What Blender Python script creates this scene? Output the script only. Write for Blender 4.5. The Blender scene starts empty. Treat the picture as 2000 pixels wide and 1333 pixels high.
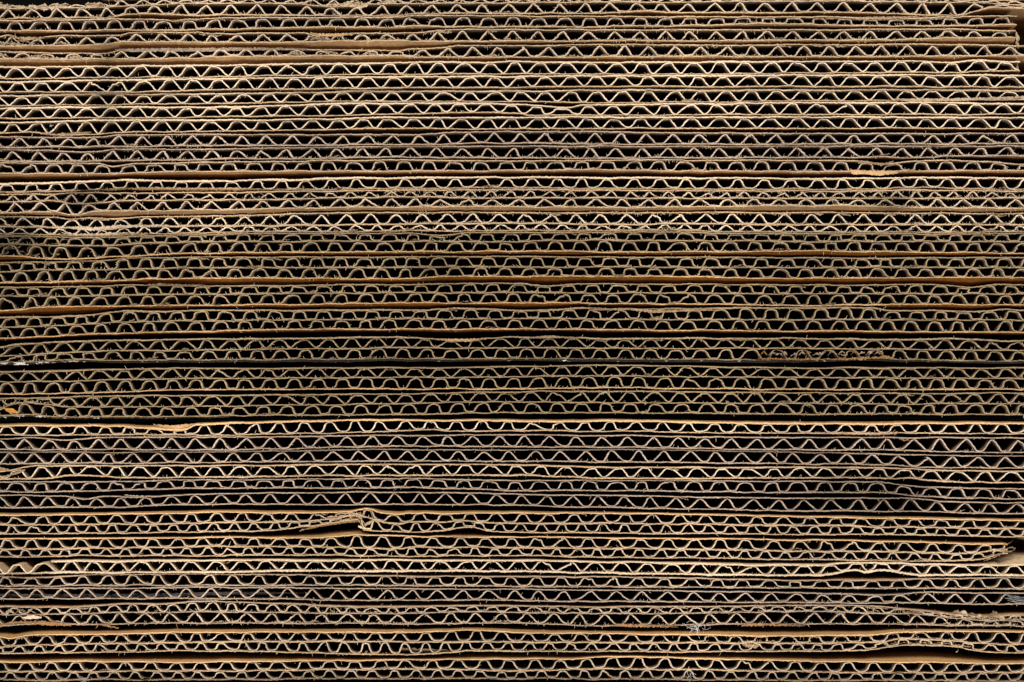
import bpy, math, random
import numpy as np

# ------------------------------------------------------------------ camera, world, lamps, exposure
S = 0.325 / 2000.0            # metres covered by one photo pixel on the cut face of the stack
D = 0.76                      # camera distance from the cut face
scn = bpy.context.scene
cam_d = bpy.data.cameras.new("camera")
cam = bpy.data.objects.new("camera", cam_d)
scn.collection.objects.link(cam)
CZ = (666.5 - 810.0) * S        # the lens sits a little below the middle of the frame, shifted up
cam.location = (0, -D, CZ)
cam_d.shift_y = -CZ / 0.325
cam.rotation_euler = (math.radians(90), 0, 0)
cam_d.sensor_width = 36
cam_d.lens = 36 * D / 0.325
cam_d.clip_start = 0.01
cam_d.clip_end = 50
scn.camera = cam

world = bpy.data.worlds.new("World")
scn.world = world
world.use_nodes = True
world.node_tree.nodes["Background"].inputs[0].default_value = (0.02, 0.02, 0.022, 1)
world.node_tree.nodes["Background"].inputs[1].default_value = 0.2

def softbox(x, y, z, sx, sz, power, col):
    l = bpy.data.lights.new("softbox", 'AREA')
    l.shape = 'RECTANGLE'; l.size = sx; l.size_y = sz
    l.energy = power; l.color = col
    o = bpy.data.objects.new("softbox", l)
    scn.collection.objects.link(o)
    o.location = (x, y, z)
    from mathutils import Vector
    o.rotation_euler = (Vector((0, 0, CZ)) - Vector((x, y, z))).to_track_quat('-Z', 'Y').to_euler()
    return o
softbox(-0.42, -0.70, 0.40, 0.30, 0.30, 7.4, (1.0, 0.945, 0.885))
softbox(0.42, -0.70, 0.40, 0.30, 0.30, 7.4, (1.0, 0.945, 0.885))
softbox(-0.42, -0.70, -0.44, 0.30, 0.30, 5.6, (1.0, 0.945, 0.885))
softbox(0.42, -0.70, -0.44, 0.30, 0.30, 5.6, (1.0, 0.945, 0.885))

scn.view_settings.view_transform = 'Standard'
scn.view_settings.look = 'None'
scn.view_settings.exposure = -0.08
scn.view_settings.gamma = 1.0
scn.view_settings.use_curve_mapping = False
scn.cycles.max_bounces = 6
scn.cycles.diffuse_bounces = 4

# ------------------------------------------------------------------ materials (procedural)
DARK_PATCHES = [(1700, 955, 150, 62, 0.6), (20, 462, 90, 55, 0.5), (160, 385, 60, 26, 0.5), (1735, 395, 60, 22, 0.6), (205, 160, 22, 120, 0.7), (860, 525, 60, 40, 0.7)]
def paper(name, col, dark, rough=0.9, spec=0.15, coarse=260.0, bump=0.25, dirt=0.35, streak=(1, 1, 2.5)):
    m = bpy.data.materials.new(name); m.use_nodes = True
    nt = m.node_tree; N = nt.nodes; L = nt.links
    b = N["Principled BSDF"]
    tc = N.new("ShaderNodeTexCoord")
    mp = N.new("ShaderNodeMapping"); mp.inputs['Scale'].default_value = streak
    L.new(tc.outputs['Object'], mp.inputs[0])
    n1 = N.new("ShaderNodeTexNoise"); n1.inputs['Scale'].default_value = coarse; n1.inputs['Detail'].default_value = 6
    n1.inputs['Roughness'].default_value = 0.7
    L.new(mp.outputs[0], n1.inputs['Vector'])
    r1 = N.new("ShaderNodeValToRGB")
    r1.color_ramp.elements[0].position = 0.34; r1.color_ramp.elements[0].color = (*dark, 1)
    r1.color_ramp.elements[1].position = 0.64; r1.color_ramp.elements[1].color = (*col, 1)
    L.new(n1.outputs['Fac'], r1.inputs[0])
    n2 = N.new("ShaderNodeTexNoise"); n2.inputs['Scale'].default_value = 26; n2.inputs['Detail'].default_value = 3
    L.new(tc.outputs['Object'], n2.inputs['Vector'])
    mr = N.new("ShaderNodeMapRange"); mr.inputs[1].default_value = 0.35; mr.inputs[2].default_value = 0.7
    mr.inputs[3].default_value = 1.0 - dirt; mr.inputs[4].default_value = 1.08
    L.new(n2.outputs['Fac'], mr.inputs[0])
    mx = N.new("ShaderNodeMix"); mx.data_type = 'RGBA'; mx.blend_type = 'MULTIPLY'; mx.inputs[0].default_value = 1
    L.new(r1.outputs[0], mx.inputs[6]); L.new(mr.outputs[0], mx.inputs[7])
    # soft-edged oval patches, multiplied darker into every paper colour at fixed spots
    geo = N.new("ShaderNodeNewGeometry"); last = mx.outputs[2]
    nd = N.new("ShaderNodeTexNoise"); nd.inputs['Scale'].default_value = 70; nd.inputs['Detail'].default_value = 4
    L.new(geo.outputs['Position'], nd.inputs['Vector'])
    for (px, py, rx, ry, amt) in DARK_PATCHES:
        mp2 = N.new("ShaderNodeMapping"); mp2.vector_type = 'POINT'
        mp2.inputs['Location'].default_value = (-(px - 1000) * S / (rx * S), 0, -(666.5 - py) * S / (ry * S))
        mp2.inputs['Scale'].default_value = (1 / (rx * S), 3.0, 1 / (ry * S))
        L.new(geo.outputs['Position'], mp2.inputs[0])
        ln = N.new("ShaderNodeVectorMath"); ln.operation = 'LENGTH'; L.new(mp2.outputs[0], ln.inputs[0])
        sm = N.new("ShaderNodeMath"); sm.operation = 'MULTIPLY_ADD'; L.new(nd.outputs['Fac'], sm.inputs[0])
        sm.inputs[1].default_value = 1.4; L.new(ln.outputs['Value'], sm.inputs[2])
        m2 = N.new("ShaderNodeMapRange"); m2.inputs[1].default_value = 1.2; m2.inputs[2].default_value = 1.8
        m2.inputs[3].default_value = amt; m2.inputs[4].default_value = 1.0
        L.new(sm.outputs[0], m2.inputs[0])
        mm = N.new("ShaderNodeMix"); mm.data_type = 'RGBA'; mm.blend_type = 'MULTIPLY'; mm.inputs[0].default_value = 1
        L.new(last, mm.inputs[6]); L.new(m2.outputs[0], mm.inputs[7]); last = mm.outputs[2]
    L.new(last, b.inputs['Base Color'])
    b.inputs['Roughness'].default_value = rough
    b.inputs['Specular IOR Level'].default_value = spec
    n3 = N.new("ShaderNodeTexNoise"); n3.inputs['Scale'].default_value = 2600; n3.inputs['Detail'].default_value = 3
    L.new(tc.outputs['Object'], n3.inputs['Vector'])
    bp = N.new("ShaderNodeBump"); bp.inputs['Strength'].default_value = bump; bp.inputs['Distance'].default_value = 0.0002
    L.new(n3.outputs['Fac'], bp.inputs['Height']); L.new(bp.outputs[0], b.inputs['Normal'])
    return m

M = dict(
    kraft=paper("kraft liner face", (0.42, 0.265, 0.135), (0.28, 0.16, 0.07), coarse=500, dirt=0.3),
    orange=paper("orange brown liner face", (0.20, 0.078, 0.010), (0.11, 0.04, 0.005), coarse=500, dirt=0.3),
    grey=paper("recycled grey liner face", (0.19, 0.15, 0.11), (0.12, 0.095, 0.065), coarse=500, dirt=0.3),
    kraftshade=paper('shaded kraft liner face', (0.22, 0.125, 0.058), (0.13, 0.07, 0.03), coarse=500, dirt=0.3),  # same kraft, with the shade of the narrow gaps put into its colour
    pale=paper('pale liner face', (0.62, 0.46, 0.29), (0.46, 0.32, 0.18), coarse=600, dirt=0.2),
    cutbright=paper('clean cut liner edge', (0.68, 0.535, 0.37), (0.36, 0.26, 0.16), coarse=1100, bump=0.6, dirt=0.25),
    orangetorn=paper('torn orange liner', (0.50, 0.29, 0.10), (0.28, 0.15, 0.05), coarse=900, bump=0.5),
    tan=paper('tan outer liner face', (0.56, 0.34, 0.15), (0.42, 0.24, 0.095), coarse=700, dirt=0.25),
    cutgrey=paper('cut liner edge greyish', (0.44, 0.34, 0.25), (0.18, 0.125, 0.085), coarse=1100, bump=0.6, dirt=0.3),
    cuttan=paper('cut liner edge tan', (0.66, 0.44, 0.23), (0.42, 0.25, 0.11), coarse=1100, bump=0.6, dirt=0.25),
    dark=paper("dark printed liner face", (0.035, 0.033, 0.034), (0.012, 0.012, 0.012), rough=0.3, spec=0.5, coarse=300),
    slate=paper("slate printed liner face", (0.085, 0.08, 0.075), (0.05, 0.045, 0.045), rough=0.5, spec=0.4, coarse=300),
    inner=paper("inner liner face", (0.17, 0.115, 0.07), (0.11, 0.07, 0.04), coarse=400),  # liner paper with the shade inside the cells put into its colour
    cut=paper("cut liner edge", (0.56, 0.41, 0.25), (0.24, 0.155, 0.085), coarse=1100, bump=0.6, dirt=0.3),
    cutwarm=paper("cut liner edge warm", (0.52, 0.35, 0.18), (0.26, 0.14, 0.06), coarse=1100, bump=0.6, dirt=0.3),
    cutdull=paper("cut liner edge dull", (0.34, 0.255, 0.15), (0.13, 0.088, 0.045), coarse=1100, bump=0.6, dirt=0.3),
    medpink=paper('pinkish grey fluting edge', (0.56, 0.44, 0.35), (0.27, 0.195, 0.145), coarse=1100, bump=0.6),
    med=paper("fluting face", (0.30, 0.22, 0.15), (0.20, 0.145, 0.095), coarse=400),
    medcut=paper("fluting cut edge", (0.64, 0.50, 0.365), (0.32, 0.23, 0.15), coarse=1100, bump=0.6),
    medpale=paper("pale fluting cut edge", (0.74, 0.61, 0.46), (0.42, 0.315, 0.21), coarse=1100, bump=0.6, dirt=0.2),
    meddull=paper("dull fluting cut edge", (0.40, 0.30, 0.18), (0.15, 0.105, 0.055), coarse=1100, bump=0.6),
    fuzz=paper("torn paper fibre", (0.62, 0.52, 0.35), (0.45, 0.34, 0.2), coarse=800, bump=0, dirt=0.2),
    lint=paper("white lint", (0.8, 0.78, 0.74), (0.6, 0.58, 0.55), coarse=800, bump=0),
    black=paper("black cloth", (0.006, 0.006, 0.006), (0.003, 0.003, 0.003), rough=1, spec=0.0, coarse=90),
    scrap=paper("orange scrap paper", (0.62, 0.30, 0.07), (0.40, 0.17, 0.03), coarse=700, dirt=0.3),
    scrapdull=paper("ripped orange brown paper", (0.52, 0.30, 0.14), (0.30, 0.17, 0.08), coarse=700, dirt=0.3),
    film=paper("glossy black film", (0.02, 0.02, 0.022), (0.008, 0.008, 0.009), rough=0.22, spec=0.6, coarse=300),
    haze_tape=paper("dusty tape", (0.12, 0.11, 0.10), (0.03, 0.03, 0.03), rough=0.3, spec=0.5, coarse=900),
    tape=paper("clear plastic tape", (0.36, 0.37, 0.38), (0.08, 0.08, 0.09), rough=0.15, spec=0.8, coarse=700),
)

def flecks(m):
    # white print specks, thicker towards the left end of the stack
    nt = m.node_tree; N = nt.nodes; L = nt.links; b = N["Principled BSDF"]
    tc = N.new("ShaderNodeTexCoord"); mp = N.new("ShaderNodeMapping"); mp.inputs['Scale'].default_value = (1, 1, 2.5)
    L.new(tc.outputs['Object'], mp.inputs[0])
    n = N.new("ShaderNodeTexNoise"); n.inputs['Scale'].default_value = 330; n.inputs['Detail'].default_value = 5
    L.new(mp.outputs[0], n.inputs['Vector'])
    sx = N.new("ShaderNodeSeparateXYZ"); L.new(tc.outputs['Object'], sx.inputs[0])
    lo = N.new("ShaderNodeMapRange"); lo.inputs[1].default_value = -0.165; lo.inputs[2].default_value = -0.115
    lo.inputs[3].default_value = 0.11; lo.inputs[4].default_value = -0.11
    L.new(sx.outputs[0], lo.inputs[0])
    ad = N.new("ShaderNodeMath"); ad.operation = 'ADD'; L.new(n.outputs['Fac'], ad.inputs[0]); L.new(lo.outputs[0], ad.inputs[1])
    r = N.new("ShaderNodeValToRGB"); r.color_ramp.elements[0].position = 0.55; r.color_ramp.elements[1].position = 0.60
    L.new(ad.outputs[0], r.inputs[0])
    src = b.inputs['Base Color'].links[0].from_socket
    mx = N.new("ShaderNodeMix"); mx.data_type = 'RGBA'; L.new(r.outputs[0], mx.inputs[0]); L.new(src, mx.inputs[6])
    mx.inputs[7].default_value = (0.62, 0.58, 0.54, 1); L.new(mx.outputs[2], b.inputs['Base Color'])
flecks(M['film'])

# ------------------------------------------------------------------ mesh helper
def build(name, verts, quads, mats, midx=None, parent=None, smooth=True):
    me = bpy.data.meshes.new(name)
    verts = np.asarray(verts, dtype=np.float32); quads = np.asarray(quads, dtype=np.int32)
    nq, k = quads.shape
    me.vertices.add(len(verts)); me.vertices.foreach_set("co", verts.ravel())
    me.loops.add(nq * k); me.loops.foreach_set("vertex_index", quads.ravel())
    me.polygons.add(nq)
    me.polygons.foreach_set("loop_start", np.arange(0, nq * k, k, dtype=np.int32))
    me.polygons.foreach_set("loop_total", np.full(nq, k, dtype=np.int32))
    for m in mats: me.materials.append(M[m])
    if midx is not None: me.polygons.foreach_set("material_index", np.asarray(midx, dtype=np.int32))
    me.polygons.foreach_set("use_smooth", np.full(nq, smooth))
    me.update(calc_edges=True); me.validate()
    o = bpy.data.objects.new(name, me)
    scn.collection.objects.link(o)
    if parent is not None: o.parent = parent
    return o

# ------------------------------------------------------------------ smooth noise
rng = np.random.default_rng(7)
def vnoise(x, scale, seed):
    r = np.random.default_rng(seed & 0x7fffffff).uniform(-1, 1, 4096)
    t = (np.asarray(x) + 5000.0) / scale
    i = np.floor(t).astype(int); f = t - i; f = f * f * (3 - 2 * f)
    return r[i % 4096] * (1 - f) + r[(i + 1) % 4096] * f

# ------------------------------------------------------------------ survey of the stack
# positions read along each sheet; bands / columns are just the origin of each surveyed strip
K = 4.9375
BAND = {1: 0.0, 2: 260.0, 3: 520.0, 4: 780.0, 5: 1040.0}
COL = dict(L=0.0, A=400.0, C=800.0, B=1200.0, R=1600.0)

def parse(s, band):
    pts = []; col = None; plain = []
    def flush():
        for xx, yy in zip((0, 1000, 1900), plain): pts.append((COL[col] + xx / K, BAND[band] + yy / K))
        plain.clear()
    for t in s.split():
        if t in COL: flush(); col = t
        elif ':' in t:
            a, b = t.split(':'); pts.append((COL[col] + float(a) / K, BAND[band] + float(b) / K))
        else: plain.append(float(t))
    flush(); pts.sort()
    return np.array(pts)

def curve(pts, x):
    # monotone cubic through the surveyed points
    X, Y = pts[:, 0], pts[:, 1]
    h = np.diff(X); d = np.diff(Y) / h
    m = np.zeros(len(X)); m[0] = m[-1] = 0
    for i in range(1, len(X) - 1):
        if d[i - 1] * d[i] > 0:
            w1 = 2 * h[i] + h[i - 1]; w2 = h[i] + 2 * h[i - 1]
            m[i] = (w1 + w2) / (w1 / d[i - 1] + w2 / d[i])
    xc = np.clip(x, X[0], X[-1]); i = np.clip(np.searchsorted(X, xc) - 1, 0, len(h) - 1)
    t = (xc - X[i]) / h[i]
    return ((2 * t**3 - 3 * t**2 + 1) * Y[i] + (t**3 - 2 * t**2 + t) * h[i] * m[i]
            + (-2 * t**3 + 3 * t**2) * Y[i + 1] + (t**3 - t**2) * h[i] * m[i + 1])

def crests(s, p, x0, x1, seed):
    p = p / K; xs = []; col = None
    for t in s.split():
        if t in COL: col = t
        else: xs.append(COL[col] + float(t) / K)
    idx = [0]
    for a, b in zip(xs, xs[1:]): idx.append(idx[-1] + max(1, int(round((b - a) / p))))
    # extend both ways
    first = (xs[1] - xs[0]) / (idx[1] - idx[0]); last = (xs[-1] - xs[-2]) / (idx[-1] - idx[-2])
    na = int((xs[0] - x0) / first) + 3; nb = int((x1 - xs[-1]) / last) + 3
    I = np.arange(-na, idx[-1] + nb + 1)
    full = np.interp(I, [-na] + idx + [idx[-1] + nb], [xs[0] - na * first] + xs + [xs[-1] + nb * last])
    r = np.random.default_rng(seed)
    return full + r.normal(0, 1.1, len(full))

XA, XB = -150.0, 2150.0
ZS = np.array([0.0, 0.5, 1.2, 2.5, 4.5, 7.0, 12.0, 30.0, 140.0]) / 1000.0   # depth stations
def prof(z, bend=0.013):
    t = np.clip(z / bend, 0, 1); return 1 - (1 - t) ** 2

def W(x, y, z, sc):
    # strip coordinates -> world; z = depth behind the cut face; sc = small in/out offset of the sheet
    k = (D + sc) / D
    return (x - 1000.0) * S * k, z + sc, CZ + ((666.5 - y) * S - CZ) * k

def sheet_mesh(name, xs, cy, nx, ny, bend_y, th, sc, zj, mats, parent, seed, rag=0.62):
    # a ribbon of paper: path (xs, cy), unit normal (nx, ny), bend_y(z) per point, thickness th (px), zj: edge depth jitter (m)
    n = len(xs); ns = len(ZS)
    V = np.zeros((2, ns, n, 3), dtype=np.float64)
    rg = np.random.default_rng(seed)
    for k, z in enumerate(ZS):
        fade = max(0.0, 1 - z / 0.0025)
        jx = rg.normal(0, rag * 0.5, n) * fade; jy = rg.normal(0, rag * 0.4, n) * fade
        for s in (0, 1):
            off = (0.5 if s == 0 else -0.5) * th * (1 + (rg.normal(0, 0.14, n) * fade))
            x = xs + nx * off + jx; y = cy + ny * off + jy + bend_y[k]
            zz = z + zj * max(0.0, 1 - z / 0.006)
            V[s, k, :, 0], V[s, k, :, 1], V[s, k, :, 2] = W(x, y, zz, sc)
    V = V.reshape(-1, 3)
    def vid(s, k, i): return (s * ns + k) * n + i
    i = np.arange(n - 1); Q = []; Mi = []
    for k in range(ns - 1):
        a, b, c, d = vid(0, k, i), vid(0, k, i + 1), vid(0, k + 1, i + 1), vid(0, k + 1, i)
        Q.append(np.stack([a, b, c, d], 1)); Mi.append(np.full(n - 1, 1))
        a, b, c, d = vid(1, k, i), vid(1, k + 1, i), vid(1, k + 1, i + 1), vid(1, k, i + 1)
        Q.append(np.stack([a, b, c, d], 1)); Mi.append(np.full(n - 1, 2))
    for k in (0, ns - 1):
        a, b, c, d = vid(0, k, i), vid(1, k, i), vid(1, k, i + 1), vid(0, k, i + 1)
        Q.append(np.stack([a, b, c, d], 1)); Mi.append(np.full(n - 1, 0))
    k = np.arange(ns - 1)
    for e in (0, n - 1):
        Q.append(np.stack([vid(0, k, e), vid(0, k + 1, e), vid(1, k + 1, e), vid(1, k, e)], 1)); Mi.append(np.zeros(ns - 1, int))
    return build(name, V, np.concatenate(Q), mats, np.concatenate(Mi), parent, smooth=False)

# ------------------------------------------------------------------ the sheets
# each: label, liners (strings, top to bottom), flutings (string, period, k sharpness, b crest width), options
BO = []
def B(label, band, liners, flutes, **o): BO.append(dict(label=label, band=band, liners=liners, flutes=flutes, **o))

B("topmost double-wall sheet, crushed upper fluting torn open at the left against black", 1,
  ["L 1000:-10 1900:-15 C -20 -25 -25 R -30 -25 0", "L 80 70 35 A 0:35 500:30 900:45 1300:70 1600:42 C 38 25 20 B 0:15 500:24 1000:15 R 0:15 1000:20 1500:25 1900:48", "L 0:182 1000:172 1300:135 1900:150 A 145 152 152 C 143 132 130 B 0:127 250:105 550:122 1000:127 R 0:122 1000:142 1300:150 1500:110 1700:68 1900:72"],
  [("L 1170 1380 C 80 1890 R 90 1890", 200, 1.2, 0.0), ("L 70 1740 C 215 1690 R 235 1510", 243, 1.0, 0.0)],
  fuzz=2.2, xr0=(200, 2150), upper_torn=True)
B("second sheet from the top, single-wall, tall round arches, upper liner crumpled near the right", 1,
  ["L 0:198 1000:188 1600:190 1680:208 1800:188 1900:190 A 180 172 162 C 152 158 162 B 160 166 166 R 0:160 400:182 700:178 1000:182 1300:158 1900:162", "L 295 292 286 A 285 265 262 C 258 262 262 B 0:255 800:248 1600:228 1900:232 R 244 255 240"],
  [("L 145 1820 C 20 1740 R 0 1770", 245, 1.5, 0.25)], fuzz=1, xend=1987)
B("third sheet from the top, single-wall with pointed flutes, flattened at its left", 1,
  ["L 0:352 80:335 250:385 350:370 700:345 1000:347 1150:345 1250:320 1900:312 A 0:325 950:318 1100:352 1450:320 1900:318 C 0:322 350:292 750:282 1000:288 1900:290 R 288 283 300", "L 0:440 1000:432 1200:408 1900:405 A 410 405 400 C 402 395 395 R 388 375 362"],
  [("L 110 1800 C 25 1720 R 245 1740", 245, 0.7, -0.1)], fuzz=1.6, xend=1984, fu=0.8)
B("fourth sheet from the top, crushed flat at the left above a wide tan underside", 1,
  ["L 0:500 1000:515 1230:472 1900:482 A 0:476 400:468 1000:480 1900:485 C 0:472 350:455 480:440 1000:445 1900:432 R 435 430 440", "L 572 568 563 A 550 540 540 C 548 550 545 R 548 545 535"],
  [("L 215 1890 C 120 1820 R 100 1850", 245, 0.7, -0.05)], fuzz=1.6, fu=0.85)
B("fifth sheet from the top, clean even flutes, just under the wide tan band", 1,
  ["L 648 640 634 C 605 600 600 R 0:595 1000:592 1300:600 1500:585 1900:600", "L 762 750 742 C 715 715 718 R 0:703 1300:700 1500:685 1900:683"],
  [("L 150 1825 C 50 1750 R 35 1790", 245, 1.3, 0.05)], xend=1994)
B("sixth sheet from the top, clean even flutes running undamaged to the right edge", 1,
  ["L 792 772 765 C 742 740 735 R 728 728 730", "L 893 890 877 C 850 845 837 R 838 838 842"],
  [("L 180 1870 C 85 1800 R 75 1840", 245, 1.3, 0.05)])
B("seventh sheet from the top, flat-topped flutes with round valleys, squashed at the right end", 1,
  ["L 930 912 912 C 880 882 875 R 872 870 878", "L 1020 1012 1000 C 980 982 990 R 0:975 700:968 1000:965 1900:958"],
  [("L 200 1870 C 85 1810 R 100 1840", 245, 1.7, -0.15)])
B("eighth sheet from the top, its top liner dipping onto squashed flutes just right of centre", 1,
  ["L 1045 1032 1035 C 0:995 1000:1002 1250:1022 1500:1038 1700:1015 1900:1010 R 992 993 1000", "L 1140 1135 1130 C 0:1102 500:1088 1000:1088 1150:1108 1900:1112 R 1105 1105 1102"],
  [("L 110 1800 C 245 1720 R 0 1775", 245, 1.2, 0.1)])
B("ninth sheet from the top, clean flutes, lower liner peeling away at the left", 1,
  ["L 1182 1165 1165 C 1138 1135 1135 R 1133 1135 1137", "L 0:1285 300:1272 600:1305 900:1300 1100:1280 1900:1270 C 1242 1245 1240 R 1240 1235 1245"],
  [("L 115 1790 C 30 1720 R 40 1790", 245, 1.3, 0.1)])
B("tenth sheet from the top, furry rounded arches with wide valleys", 2,
  ["L 0:42 1000:42 1150:20 1900:12 C 0:16 500:-4 1000:-12 1900:-9 R 5 5 3", "L 138 132 125 C 112 97 108 R 108 108 105"],
  [("L 180 1850 C 80 1795 R 90 1860", 245, 1.1, -0.15)], fuzz=1.3)
B("eleventh sheet from the top, slender pointed arches, second above the long black gap", 2,
  ["L 0:162 900:182 1100:160 1900:155 C 132 128 130 R 128 128 125", "L 275 270 256 C 238 242 242 R 0:238 1000:236 1250:220 1900:220"],
  [("L 120 1800 C 15 1740 R 45 1815", 245, 0.8, 0.0)], fuzz=1.2)
B("single-wall sheet with broad round arches directly above the long black gap", 2,
  ["L 0:290 950:296 1080:322 1300:295 1900:286 C 262 270 262 R 0:262 400:272 640:300 850:275 1200:266 1700:280 1900:300", "L 392 395 373 C 368 363 357 R 370 368 360"],
  [("L 40 1720 C 180 1665 R 205 1740", 245, 1.6, 0.25)], fu=0.55, fl=0.08, fuzz=0.8)
B("single-wall sheet with a pale tan top edge just under the long black gap", 2,
  ["L 0:492 1000:466 1300:452 1900:462 C 432 430 434 R 440 430 442", "L 0:568 800:560 1250:536 1400:548 1900:548 C 535 528 538 R 542 530 543"],
  [("L 60 1750 C 205 1910 R 230 1750", 243, 1.9, -0.2)])
B("furry double-wall sheet, small flutes over large, second sheet under the long black gap", 2,
  ["L 595 578 575 C 548 545 548 R 555 550 560", "L 0:665 500:660 750:688 1000:672 1300:650 1900:650 C 620 625 628 R 630 630 630", "L 0:770 500:762 750:792 900:758 1900:745 C 712 712 718 R 0:700 600:706 1000:720 1900:722"],
  [("L 120 1810 C 200 1950 R 200 1850", 190, 1.0, 0.0), ("L 150 1800 C 65 1800 R 130 1900", 245, 0.9, -0.05)], fuzz=2.6, fu=0.75)
B("double-wall sheet with bright ragged large flutes above a squashed row of small ones", 2,
  ["L 0:805 500:808 700:830 900:818 1050:832 1400:805 1900:800 C 768 770 770 R 770 775 775", "L 0:908 800:912 1050:928 1200:905 1500:898 1900:900 C 880 872 878 R 880 885 885", "L 0:975 1000:988 1900:963 C 945 945 940 R 955 958 950"],
  [("L 215 1870 C 120 1850 R 185 1940", 245, 1.1, 0.0), ("L 180 1780 C 95 1860 R 110 1740", 197, 1.0, 0.0)], fuzz=2.6, pale=True)
B("double-wall sheet with curled flutes, its left end buckled into loops, orange underside", 2,
  ["L 997 1005 975 C 0:965 300:988 600:957 1000:960 1900:948 R 960 972 962", "L 0:1075 900:1090 1500:1062 1900:1050 C 1045 1045 1035 R 1045 1048 1050", "L 0:1190 600:1215 1300:1185 1900:1157 C 1145 1138 1145 R 1140 1150 1155"],
  [("L 720 1880 C 265 1930 R 170 1770", 240, 1.3, 0.05), ("L 340 1830 C 215 1880 R 110 1730", 236, 1.2, 0.0)], fuzz=1.2, fu=0.7, face='orange', dull=True)
B("double-wall sheet with orange underside, directly under the one buckled into loops at left", 3,
  ["L 0:-34 900:-50 1300:-82 1900:-84 C -89 -90 -89 R -79 -79 -84", "L 0:55 400:42 1000:33 1900:17 C 10 8 8 R 12 12 16", "L 160 140 118 C 0:120 300:105 600:97 1000:97 1900:97 R 118 113 112"],
  [("L 260 1870 C 40 1930 R 180 1790", 236, 1.6, 0.05), ("L 190 1800 C 200 1890 R 110 1725", 240, 1.4, 0.0)], fuzz=1, fu=0.75, face='orange', dull=True)
B("double-wall sheet with orange underside, top liner sagging at right, directly above the slot's sheet", 3,
  ["L 0:205 1000:196 1200:180 1900:190 C 0:175 1000:165 1350:192 1600:170 1900:170 R 0:185 900:180 1200:188 1450:210 1700:182 1900:185", "L 290 285 270 C 258 255 258 R 268 268 268", "L 0:430 200:425 350:400 900:390 1900:380 C 360 358 360 R 380 372 375"],
  [("L 95 1940 C 100 1770 R 20 1860", 236, 1.6, 0.05), ("L 50 1880 C 50 1960 R 200 1800", 238, 1.3, 0.0)], fuzz=1, fu=0.7, face='orange', dull=True)
B("double-wall sheet with round arches directly above the wide dark slot at mid height", 3,
  ["L 0:495 700:480 1000:458 1300:430 1500:438 1900:430 C 0:425 500:412 1000:425 1400:425 1750:407 1900:418 R 0:400 500:405 700:432 1000:430 1500:440 1800:420 1900:425", "L 0:590 800:558 1300:536 1900:530 C 510 505 515 R 515 520 525", "L 0:695 1000:652 1900:630 C 608 610 615 R 628 632 634"],
  [("L 100 1940 C 110 1775 R 20 1870", 236, 1.6, 0.05), ("L 45 1890 C 45 1960 R 200 1800", 238, 1.4, 0.0)], fuzz=0.8, fu=0.45, fl=0.1, face='orange', dull=True)
B("double-wall sheet with a glossy black underside flecked white at the left", 3,
  ["L 0:785 150:755 400:740 900:720 1900:708 C 0:690 250:705 500:722 750:700 1000:688 1400:685 1900:700 R 0:700 600:712 1000:705 1300:700 1900:722", "L 0:870 500:838 1000:822 1900:812 C 790 790 795 R 795 805 813", "L 0:930 1000:905 1900:905 C 895 892 900 R 0:905 600:885 800:905 1900:915"],
  [("L 150 1755 C 150 1830 R 60 1920", 236, 1.4, 0.0), ("L 150 1770 C 170 1840 R 80 1930", 237, 1.4, 0.0)], fuzz=1, fu=0.35, fl=0.05, face='dark', dull=True, glints=True)
B("plain double-wall sheet directly below the glossy black underside", 3,
  ["L 1020 1000 988 C 985 968 960 R 985 985 983", "L 1115 1100 1085 C 1075 1070 1060 R 1078 1080 1085", "L 1235 1215 1192 C 1185 1182 1172 R 1192 1192 1192"],
  [("L 35 1880 C 50 1950 R 200 1800", 236, 1.3, 0.0), ("L 55 1890 C 60 1730 R 235 1830", 237, 1.3, 0.0)], fuzz=0.8, face='orange', dull=True)
B("double-wall sheet with a torn black lower edge and an orange scrap at left", 4,
  ["L -9 -27 -34 C -54 -72 -79 R -59 -54 -59", "L 0:80 180:35 350:40 500:50 700:72 1000:75 1900:70 C 40 28 32 R 42 45 42", "L 0:160 300:150 600:168 1000:172 1900:165 C 145 130 130 R 145 145 150"],
  [("L 430 1800 C 205 1880 R 115 1960", 236, 1.3, 0.0), ("L 240 1830 C 230 1890 R 135 1750", 236, 1.3, 0.0)], fuzz=1.5, fu=0.35, fl=0.05, face='dark', dull=True)
B("single-wall sheet with bright tan top edge dented near the left, below torn black edge", 4,
  ["L 0:258 1000:260 1400:272 1500:282 1650:298 1800:290 1900:250 C 205 210 213 R 240 235 235", "L 345 345 345 C 0:300 200:290 400:303 1000:305 1900:310 R 330 330 332"],
  [("L 60 1720 C 200 1940 R 0 1780", 245, 1.8, -0.25)], fu=0.3, fl=0.5, pale=True, fuzz=0.4)
B("thin single-wall sheet with zigzag flutes, lumpy at its left, second below torn black edge", 4,
  ["L 0:385 300:368 600:392 900:372 1900:370 C 350 345 350 R 375 370 376", "L 485 485 488 C 455 458 462 R 0:490 800:490 1100:505 1900:515"],
  [("L 230 1890 C 120 1850 R 160 1930", 246, 0.9, -0.1)], fu=0.55, fl=0.1, fuzz=0.6)
B("thin zigzag-fluted sheet directly above the one with a torn folded left end", 4,
  ["L 510 512 508 C 485 490 487 R 0:515 900:540 1900:550", "L 625 618 612 C 598 598 605 R 0:625 800:640 1000:655 1900:662"],
  [("L 85 1760 C 225 1950 R 10 1800", 246, 1.0, -0.05)], fu=0.5, fl=0.1, fuzz=0.5)
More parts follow.
